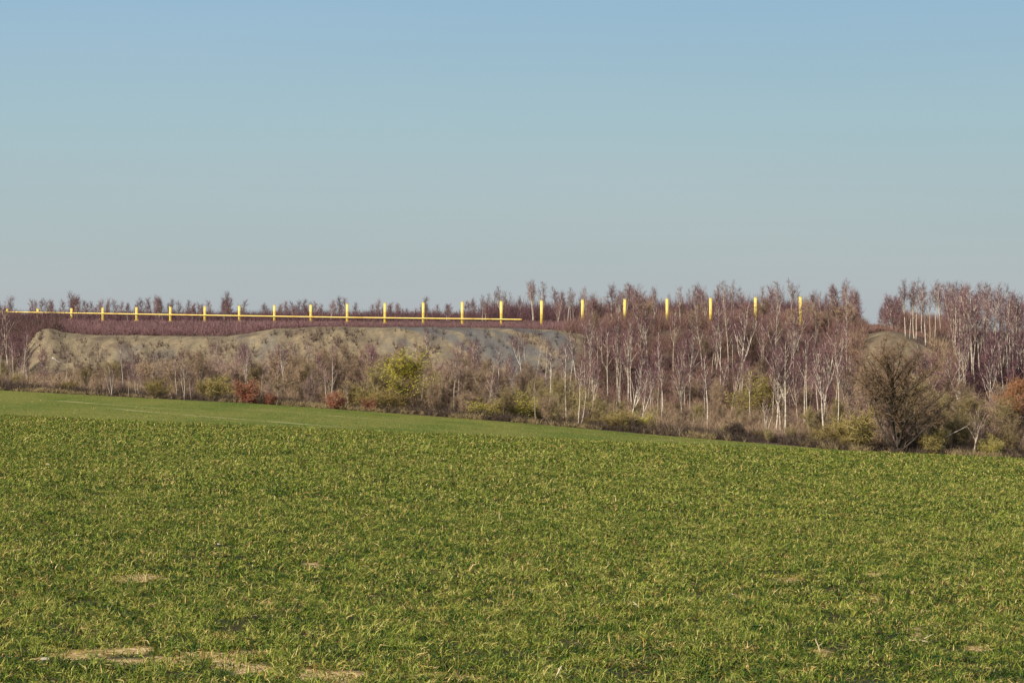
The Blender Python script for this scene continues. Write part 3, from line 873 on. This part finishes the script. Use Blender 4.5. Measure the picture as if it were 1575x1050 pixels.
# --- hedge row along the field edge and at the foot of the heap
HTX = [-60, 0, 60, 100, 150, 250, 330, 400, 470, 530, 580, 640, 700, 760, 820, 880, 930, 1000, 1100, 1200, 1290, 1340, 1450, 1500, 1575, 1700]
HTY = [520, 540, 578, 562, 550, 548, 538, 552, 535, 535, 545, 545, 548, 552, 560, 582, 608, 622, 622, 634, 628, 560, 578, 600, 605, 605]
def hedgetop(px): return float(np.interp(px, HTX, HTY)) + (3 if px < 850 else -5)
S_GRP = 'bare shrubs and small trees at the foot of the heap'
def hedge(n, d0, d1, kinds, lo, hi, zone, x0=-22, x1=1598):
    for i in range(n):
        px = x0 + (x1 - x0) * (i + random.random()) / n
        Y = random.uniform(d0, d1)
        if 64 < px < 98 and Y < 236 and random.random() < .6: continue
        x = xy_at(px, Y); yb = ypix(x, Y, gz(x, Y))
        ht = hedgetop(px)
        top = yb - (yb - ht) * random.uniform(lo, hi)
        k = random.choice(kinds)
        look = {'shrub_brown': 'brown bare shrub', 'shrub_grey': 'grey bare shrub', 'shrub_olive': 'olive-brown bare shrub', 'tree_brown': 'round brown bare tree',
                'tree_olive': 'round olive bare tree', 'bush_ochre': 'low ochre bush'}[k]
        nm = 'bare_tree' if 'tree' in k else 'bush' if 'bush' in k else 'shrub'
        plant(k, px, top, depth=Y, look=look, zone=zone, name=nm, cat='tree' if 'tree' in k else 'shrub', group=S_GRP)
hedge(76, 222, 234, ['shrub_brown', 'tree_brown', 'shrub_grey', 'tree_brown'], .95, 1.25, 'back')
hedge(80, 211, 221, ['shrub_brown', 'shrub_grey', 'tree_olive', 'shrub_olive', 'tree_brown', 'tree_brown', 'tree_olive'], .8, 1.12, 'mid')
hedge(80, 204.5, 210, ['shrub_brown', 'shrub_olive', 'shrub_brown', 'shrub_grey', 'tree_brown', 'bush_ochre'], .35, .75, 'front')

# --- single plants that stand out
def lone(kind, px, top, depth, name, label, cat, wide=1.0, variant=0, lean=0):
    plant(kind, px, top, depth=depth, name=name, fixed=label, cat=cat, wide=wide, variant=variant, lean=lean)
lone('willow', 615, 528, 209, 'willow_tree', 'yellow-green willow coming into bud, tallest yellow crown in the hedge below the heap face', 'tree', 1.6)
lone('willow_low', 1163, 562, 226, 'willow_tree', 'small yellow-green budding willow among white birches on the slope', 'tree', 1.5)
lone('beech', 384, 576, 203.6, 'beech_shrub', 'largest rust-red beech shrub at the field edge, left of centre', 'shrub', 1.25)
lone('beech', 416, 600, 203.6, 'beech_shrub', 'small dark red shrub just right of the largest rust-red shrub', 'shrub', 1.3, 1)
lone('beech', 516, 596, 203.6, 'beech_shrub', 'rounded orange-red beech shrub at the field edge left of the yellow willow', 'shrub', 1.35, 1)
lone('beech', 571, 606, 204, 'beech_shrub', 'dull red-brown shrub at the field edge under the yellow willow', 'shrub', 1.3, 0)
lone('bush_yellow', 795, 590, 208, 'bush', 'large yellowish bush at the hedge foot right of centre', 'shrub', 1.2)
lone('bush_yellow', 752, 606, 206.5, 'bush', 'yellow-green low bush left of the large yellowish bush', 'shrub', 1.3, 1)
lone('bush_ochre', 965, 624, 206, 'bush', 'yellow-brown bush at the field edge below the slope birches', 'shrub', 1.3, 1)
lone('bush_ochre', 905, 634, 206, 'bush', 'low tan bush at the field edge right of the lone thin birch', 'shrub', 1.3, 2)
lone('bush_yellow', 990, 628, 207, 'bush', 'mustard-yellow bush right beside the yellow-brown bush at the field edge', 'shrub', 1.0, 1)
lone('bush_ochre', 1290, 656, 206, 'bush', 'broad golden-brown bush just left of the big dark tree', 'shrub', 1.5)
lone('bush_ochre', 1250, 664, 206, 'bush', 'low golden bush left of the broad golden-brown bush', 'shrub', 1.3, 2)
lone('bush_yellow', 1522, 660, 206, 'bush', 'yellowish low bush at the right end of the field edge', 'shrub', 1.0)
lone('orange', 1566, 560, 219, 'bare_tree', 'orange-twigged round tree at the right edge of the photo', 'tree', 1.25)
lone('oak', 1383, 505, 204.5, 'bare_tree', 'big dark many-stemmed bare tree in front of the bare mound', 'tree', 1.35)
lone('birch_bare', 1182, 602, 205.5, 'birch_tree', 'small pale forked leafless tree with spreading white limbs at the field edge', 'tree', 1.3, 0)
lone('birch_bare', 1497, 612, 205.5, 'birch_tree', 'spindly pale crooked tree right of the big dark tree', 'tree', 1.2, 1, .1)
lone('evergreen', 1133, 640, 206, 'shrub', 'small dark dense shrub in the hedge near the pale forked tree', 'shrub', 1.1)

# ------------------------------------------------------------------ labels for the plants
ORD = ['first', 'second', 'third', 'fourth', 'fifth', 'sixth', 'seventh', 'eighth', 'ninth', 'tenth', 'eleventh', 'twelfth', 'thirteenth', 'fourteenth', 'fifteenth',
       'sixteenth', 'seventeenth', 'eighteenth', 'nineteenth', 'twentieth', 'twenty-first', 'twenty-second', 'twenty-third', 'twenty-fourth']
POSX = [p for p, _ in POSTS]
ZT = {'skyline': 'on the skyline', 'slope': 'on the wooded slope', 'right': 'on the right hilltop', 'hedge': 'before the bare heap face', 'gap': 'behind the bare mound',
      'back': 'at the hedge back', 'mid': 'in mid hedge', 'front': 'at the hedge front', 'edge': 'at the field edge'}
CARD = 'one two three four five six seven eight nine ten eleven twelve thirteen fourteen fifteen sixteen seventeen eighteen nineteen twenty twenty-one twenty-two'.split()
RB = [1415, 1452, 1486, 1520, 1552]
RN = ['just behind the bare mound', 'on the hilltop right of the mound', 'on the right flank of the mound', 'on the right hilltop, left half', 'on the hilltop above the orange tree', 'at the right edge of the photo']
cells = {}
for it in ITEMS:
    if it['fixed']:
        props(it['o'], it['fixed'], it['cat'], it['group'])
        continue
    k = int(np.searchsorted(POSX, it['px']))
    if it['px'] > 1300 and it['zone'] != 'gap':
        k = 100 + int(np.searchsorted(RB, it['px'])) + (50 if it['px'] < 1360 else 0)
    cells.setdefault((it['zone'], k, it['look']), []).append(it)
LM = ['below the mound', 'right of the dark tree', 'below the hilltop birches', 'left of the orange tree', 'under the orange tree', 'at the photo right edge']
for (zone, k, look), its in cells.items():
    its.sort(key=lambda i: i['px'])
    if zone == 'gap': where = ZT[zone]
    elif k >= 150: where = ZT[zone] + ' left of the mound'
    elif zone == 'right': where = RN[k - 100]
    elif k >= 100: where = ZT[zone] + ' ' + LM[k - 100]
    elif k == 0: where = ZT[zone] + ' left of yellow post one'
    elif k >= len(POSX): where = ZT[zone] + ' right of yellow post twenty-two'
    else: where = ZT[zone] + ' right of yellow post %s' % CARD[k - 1]
    for j, it in enumerate(its):
        lb = look + ' ' + where
        if len(its) > 1: lb += ', %s from left' % ORD[min(j, len(ORD) - 1)]
        props(it['o'], lb, it['cat'], it['group'])

# ------------------------------------------------------------------ yellow posts and rail
pm = {}
for i, (px, yt) in enumerate(POSTS):
    Y = post_depth(px); x = xy_at(px, Y); z = gz(x, Y)
    topz = EYE + (525 - yt) / F * Y
    H = topz - z
    root = bpy.data.objects.new('steel_post', None); col.objects.link(root)
    root.location = (x, Y, z); root.rotation_euler = (0, 0, .22); root.empty_display_size = .3
    a = MB(); a.box((0, 0, H / 2 - .1), (.15, .15, H / 2 + .06), .03); link('column', a.mesh('column', M['yellow_paint']), root)
    c = MB(); c.box((0, 0, H - .03 + .012), (.163, .163, .03), .03); link('cap', c.mesh('cap', M['yellow_paint']), root)
    b = MB(); b.box((0, 0, .03), (.32, .32, .04), .03); link('base_plate', b.mesh('base_plate', M['yellow_paint']), root)
    props(root, 'upright yellow steel post on the heap, %s from the left in its row' % ORD[i], 'post', 'yellow posts standing in a row along the heap')
RAIL = [(-60, 478.6), (11, 479.6), (262, 483.8), (534, 488), (771, 490.8), (803, 491.3)]
rp = []
for (px, y) in RAIL:
    Y = post_depth(px) - .28; rp.append(Vector((xy_at(px, Y), Y, EYE + (525 - y) / F * Y)))
r = MB()
dense = []
for a, b in zip(rp[:-1], rp[1:]):
    for t in range(8): dense.append(a.lerp(b, t / 8))
dense.append(rp[-1])
r.tube(dense, [.075] * len(dense), 8)
ro = link('steel_rail', r.mesh('steel_rail', M['yellow_paint'], True))
props(ro, 'long thin yellow rail running level along the left posts of the row', 'rail')

# ------------------------------------------------------------------ scrub and ground cover that nobody could count
def brush(name, label, n, pfun, hfun, nt, w, mats, seed, spread=.5, dens=None):
    r = np.random.default_rng(seed)
    px, Y = pfun(r, n)
    X = (px - 787.5) / F * Y
    dn = fbm(X / 2.2, Y / 2.2, seed, 3)
    kp = r.random(n) < sstep(.25, .6, dn) * (1 if dens is None else dens(px, Y, dn))
    X, Y, px, dn = X[kp], Y[kp], px[kp], dn[kp]
    Z = ground_z(X, Y) - .03
    H = hfun(r, px, Y) * (.5 + dn) * r.uniform(.6, 1.25, len(X))
    X = np.repeat(X, nt); Y = np.repeat(Y, nt); Z = np.repeat(Z, nt); H = np.repeat(H, nt)
    N = len(X)
    az = r.random(N) * 6.283; t = spread * np.sqrt(r.random(N))
    u = r.random(N)
    # each twig starts partway up a leaning stem
    st = np.stack([np.cos(az) * t, np.sin(az) * t, np.ones(N)], 1)
    st /= np.linalg.norm(st, axis=1)[:, None]
    s0 = (u * .7 * (r.random(N) > .35))[:, None] * H[:, None]
    p0 = np.stack([X, Y, Z], 1) + st * s0
    d = st + r.normal(0, .33, (N, 3)); d /= np.linalg.norm(d, axis=1)[:, None]
    p1 = p0 + d * (H * r.uniform(.3, .6, N))[:, None]
    p1[:, 2] = np.maximum(p1[:, 2], p0[:, 2] - .1 * H)
    sd = np.cross(d, r.normal(0, 1, (N, 3))); sd /= np.linalg.norm(sd, axis=1)[:, None]
    sd *= (w * .5 * r.uniform(.7, 1.3, N))[:, None]
    V = np.stack([p0 - sd, p0 + sd, p1], 1).reshape(-1, 3)
    me = mesh_np(name, V, np.arange(3 * N), np.full(N, 3), M[mats], False)
    o = link(name, me); props(o, label, 'vegetation', None, 'stuff'); return o

def uni(x0, x1, d0, d1):
    return lambda r, n: (r.uniform(x0, x1, n), np.sqrt(r.uniform(d0 ** 2, d1 ** 2, n)))
def front_rise(r, px, Y):     # low enough in front of the posts to leave the rail free
    zr = EYE + (525 - np.interp(px, [-60, 11, 771, 900], [490, 490, 496, 494])) / F * Y
    X = (px - 787.5) / F * Y
    return np.clip((zr - ground_z(X, Y)) * .95, .25, 1.3) * (.55 + .75 * vnoise(X / 1.7, Y / 3, 33))
M['thicket_twig'] = plant_mat('thicket_twig', (.06, .03, .04), (.275, .155, .148), nscale=.28)
M['hill_twig'] = plant_mat('hill_twig', (.065, .038, .042), (.31, .185, .14), nscale=.25)
M['dry_grass'] = plant_mat('dry_grass', (.24, .17, .08), (.42, .33, .17))
brush('birch_thicket', 'dense low purple-brown sapling thicket on the terrace before the yellow rail', 9000, uni(95, 930, 256, 300), front_rise, 26, .035, 'thicket_twig', 5)
brush('birch_thicket', 'purple thicket behind the yellow posts under the skyline birches', 9000, uni(-60, 1320, 303, 342), lambda r, px, Y: np.where(px < 740, 1.25, 2.3), 26, .04, 'thicket_twig', 6)
brush('birch_thicket', 'dark purple scrub at the far left end of the heap terrace', 2200, uni(-60, 100, 252, 298), lambda r, px, Y: 1.0 + 0 * px, 26, .035, 'hill_twig', 16)
brush('hill_scrub', 'purple-brown scrub covering the wooded slope under the birches', 15000, uni(860, 1345, 234, 300), lambda r, px, Y: np.where(Y > 285, 1.1, 1.5), 26, .033, 'hill_twig', 7, .6, lambda px, Y, dn: .8 * sstep(860, 960, px + 120 * (dn - .5)) * (1 - sstep(1310, 1340, px)))
brush('hill_scrub', 'purple-brown scrub under the right-hand birch group', 6500, uni(1410, 1620, 242, 300), lambda r, px, Y: np.where(px < 1480, .9, 1.5), 26, .033, 'hill_twig', 8, .6, lambda px, Y, dn: sstep(1420, 1480, px + 60 * (dn - .5)))
brush('hill_scrub', 'low dark scrub on the crest behind the bare mound', 1500, uni(1322, 1445, 270, 300), lambda r, px, Y: .55 + 0 * px, 24, .035, 'hill_twig', 9)
brush('undergrowth', 'brown tangled undergrowth between the hedge shrubs', 13000, uni(-60, 1620, 209, 236), lambda r, px, Y: 1.5 + 0 * px, 24, .03, 'brown_twig', 10, .8)
brush('dead_grass', 'tan dead grass and brambles along the field edge', 8000, uni(-60, 1620, 202.6, 208), lambda r, px, Y: .38 + .0002 * px, 24, .03, 'dry_grass', 11, .9, lambda px, Y, dn: sstep(.42, .62, fbm(px / 45, Y / 6, 90, 2)) * .8 + .08)
brush('brambles', 'dark brown brambles along the field edge', 5000, uni(-60, 1620, 203.2, 210), lambda r, px, Y: .9 + 0 * px, 26, .028, 'dark_twig', 12, 1.2)
brush('hill_scrub', 'scrub on the heap continuing beyond the left edge', 6000, uni(-420, -60, 212, 335), lambda r, px, Y: 1.6 + 0 * px, 24, .04, 'hill_twig', 17)
brush('hill_scrub', 'scrub on the heap continuing beyond the right edge', 6000, uni(1620, 1980, 212, 320), lambda r, px, Y: 1.8 + 0 * px, 24, .04, 'hill_twig', 18)
brush('hill_scrub', 'dense purple-brown thicket between the trunks behind the bare mound', 2600, uni(1378, 1480, 284, 322), lambda r, px, Y: 2.0 + 0 * px, 28, .035, 'hill_twig', 19)
brush('mound_scrub', 'brown thicket around the foot and flanks of the bare mound', 4200, uni(1290, 1480, 214, 258), lambda r, px, Y: 1.7 + 0 * px, 26, .03, 'brown_twig', 14, .6, lambda px, Y, dn: np.where(Y > 243, sstep(45, 75, np.abs(px - 1378)), 1))
brush('face_scrub', 'thin scattered scrub on the lower bare heap face', 1300, uni(60, 900, 235, 250), lambda r, px, Y: .9 + 0 * px, 24, .03, 'hill_twig', 13, .6)

# ------------------------------------------------------------------ fallen trunks, leaning dead trunk
def log(px, y, Y, L, ang, label, r0=.1):
    x = xy_at(px, Y); z = EYE + (525 - y) / F * Y
    R = random.Random(int(px))
    d = Vector((math.cos(ang), .15, math.sin(ang)))
    m = MB(); m.tube(limb_curve(Vector((0, 0, 0)), d, L, R, 6, 0, .05), [r0 * (1 - .1 * k) for k in range(7)], 6)
    m.tube(limb_curve(d * L * .6, d + Vector((0, 0, .6)), L * .35, R, 3, 0, .05), [r0 * .4, r0 * .3, r0 * .25, r0 * .1], 4)
    o = link('fallen_trunk', m.mesh('fallen_trunk', M['birch_bark'])); o.location = (x, Y, z)
    props(o, label, 'fallen trunk')
log(80, 550, 233, 1.3, -.55, 'short pale fallen trunk lying on the heap face above the left hedge')
log(1455, 672, 206, 3.2, .42, 'long pale leaning dead trunk right of the big dark tree', .04)
log(715, 563, 224, 2.0, -.3, 'pale slanting dead trunk in the hedge below the heap face, right of the willow', .06)

# ------------------------------------------------------------------ loose things on the near field
def straw(px, y, L, ang, el, label, name='straw', cat='straw'):
    x, Y = near_xy(px, y); z = float(z_field(x, Y))
    R = random.Random(int(px * 7))
    m = MB(); d = Vector((math.cos(ang) * math.cos(el), math.sin(ang) * math.cos(el), math.sin(el)))
    m.tube(limb_curve(Vector((0, 0, .015)), d, L, R, 6, -.02, .07), [.006 * (1.1 - .1 * k) for k in range(7)], 5)
    m.tube(limb_curve(d * L * .5 + Vector((0, 0, .015)), d + rv(R, .4), L * .35, R, 3, 0, .1), [.004, .004, .003, .002], 4)
    o = link(name, m.mesh(name, M['straw'])); o.location = (x, Y, z); props(o, label, cat)
def stone(px, y, s, label):
    x, Y = near_xy(px, y); z = float(z_field(x, Y))
    R = random.Random(int(px)); V = []; Fc = []
    n, m_ = 10, 6
    for i in range(m_ + 1):
        for j in range(n):
            th = math.pi * i / m_; ph = 2 * math.pi * j / n; k = 1 + R.uniform(-.14, .14)
            V.append((s * k * math.sin(th) * math.cos(ph) * 1.4, s * k * math.sin(th) * math.sin(ph), s * .6 * k * math.cos(th)))
    for i in range(m_):
        for j in range(n):
            Fc.append((i * n + j, i * n + (j + 1) % n, (i + 1) * n + (j + 1) % n, (i + 1) * n + j))
    me = bpy.data.meshes.new('stone'); me.from_pydata(V, [], Fc); me.materials.append(M['stone'])
    o = link('stone', me); o.location = (x, Y, z + s * .45); props(o, label, 'stone')
M['straw'] = plant_mat('straw', (.5, .4, .22), (.66, .56, .36))
M['stone'] = bark('stone', (.34, .29, .2), (.56, .49, .36))
straw(768, 802, .11, 1.5, 1.35, 'short upright pale straw stalk standing in the middle of the field')
straw(985, 938, .10, 2.2, .6, 'pale bent straw in the grass right of the centre foreground')
straw(1398, 990, .22, .15, .08, 'long pale dry stick lying in the wheat near the lower right corner', 'stick', 'stick')
straw(1262, 1008, .09, 1.9, 1.1, 'short upright straw in the lower right foreground')
straw(855, 1047, .08, .9, .8, 'pale straw at the bottom edge of the photo, centre')
stone(335, 838, .02, 'small pale stone in the wheat, upper left foreground')
stone(70, 1018, .02, 'flat whitish stone at the left end of the bare sandy strip')
stone(1125, 914, .018, 'tiny white stone in the wheat right of centre')
stone(75, 716, .025, 'pale clod near the left edge of the near field')
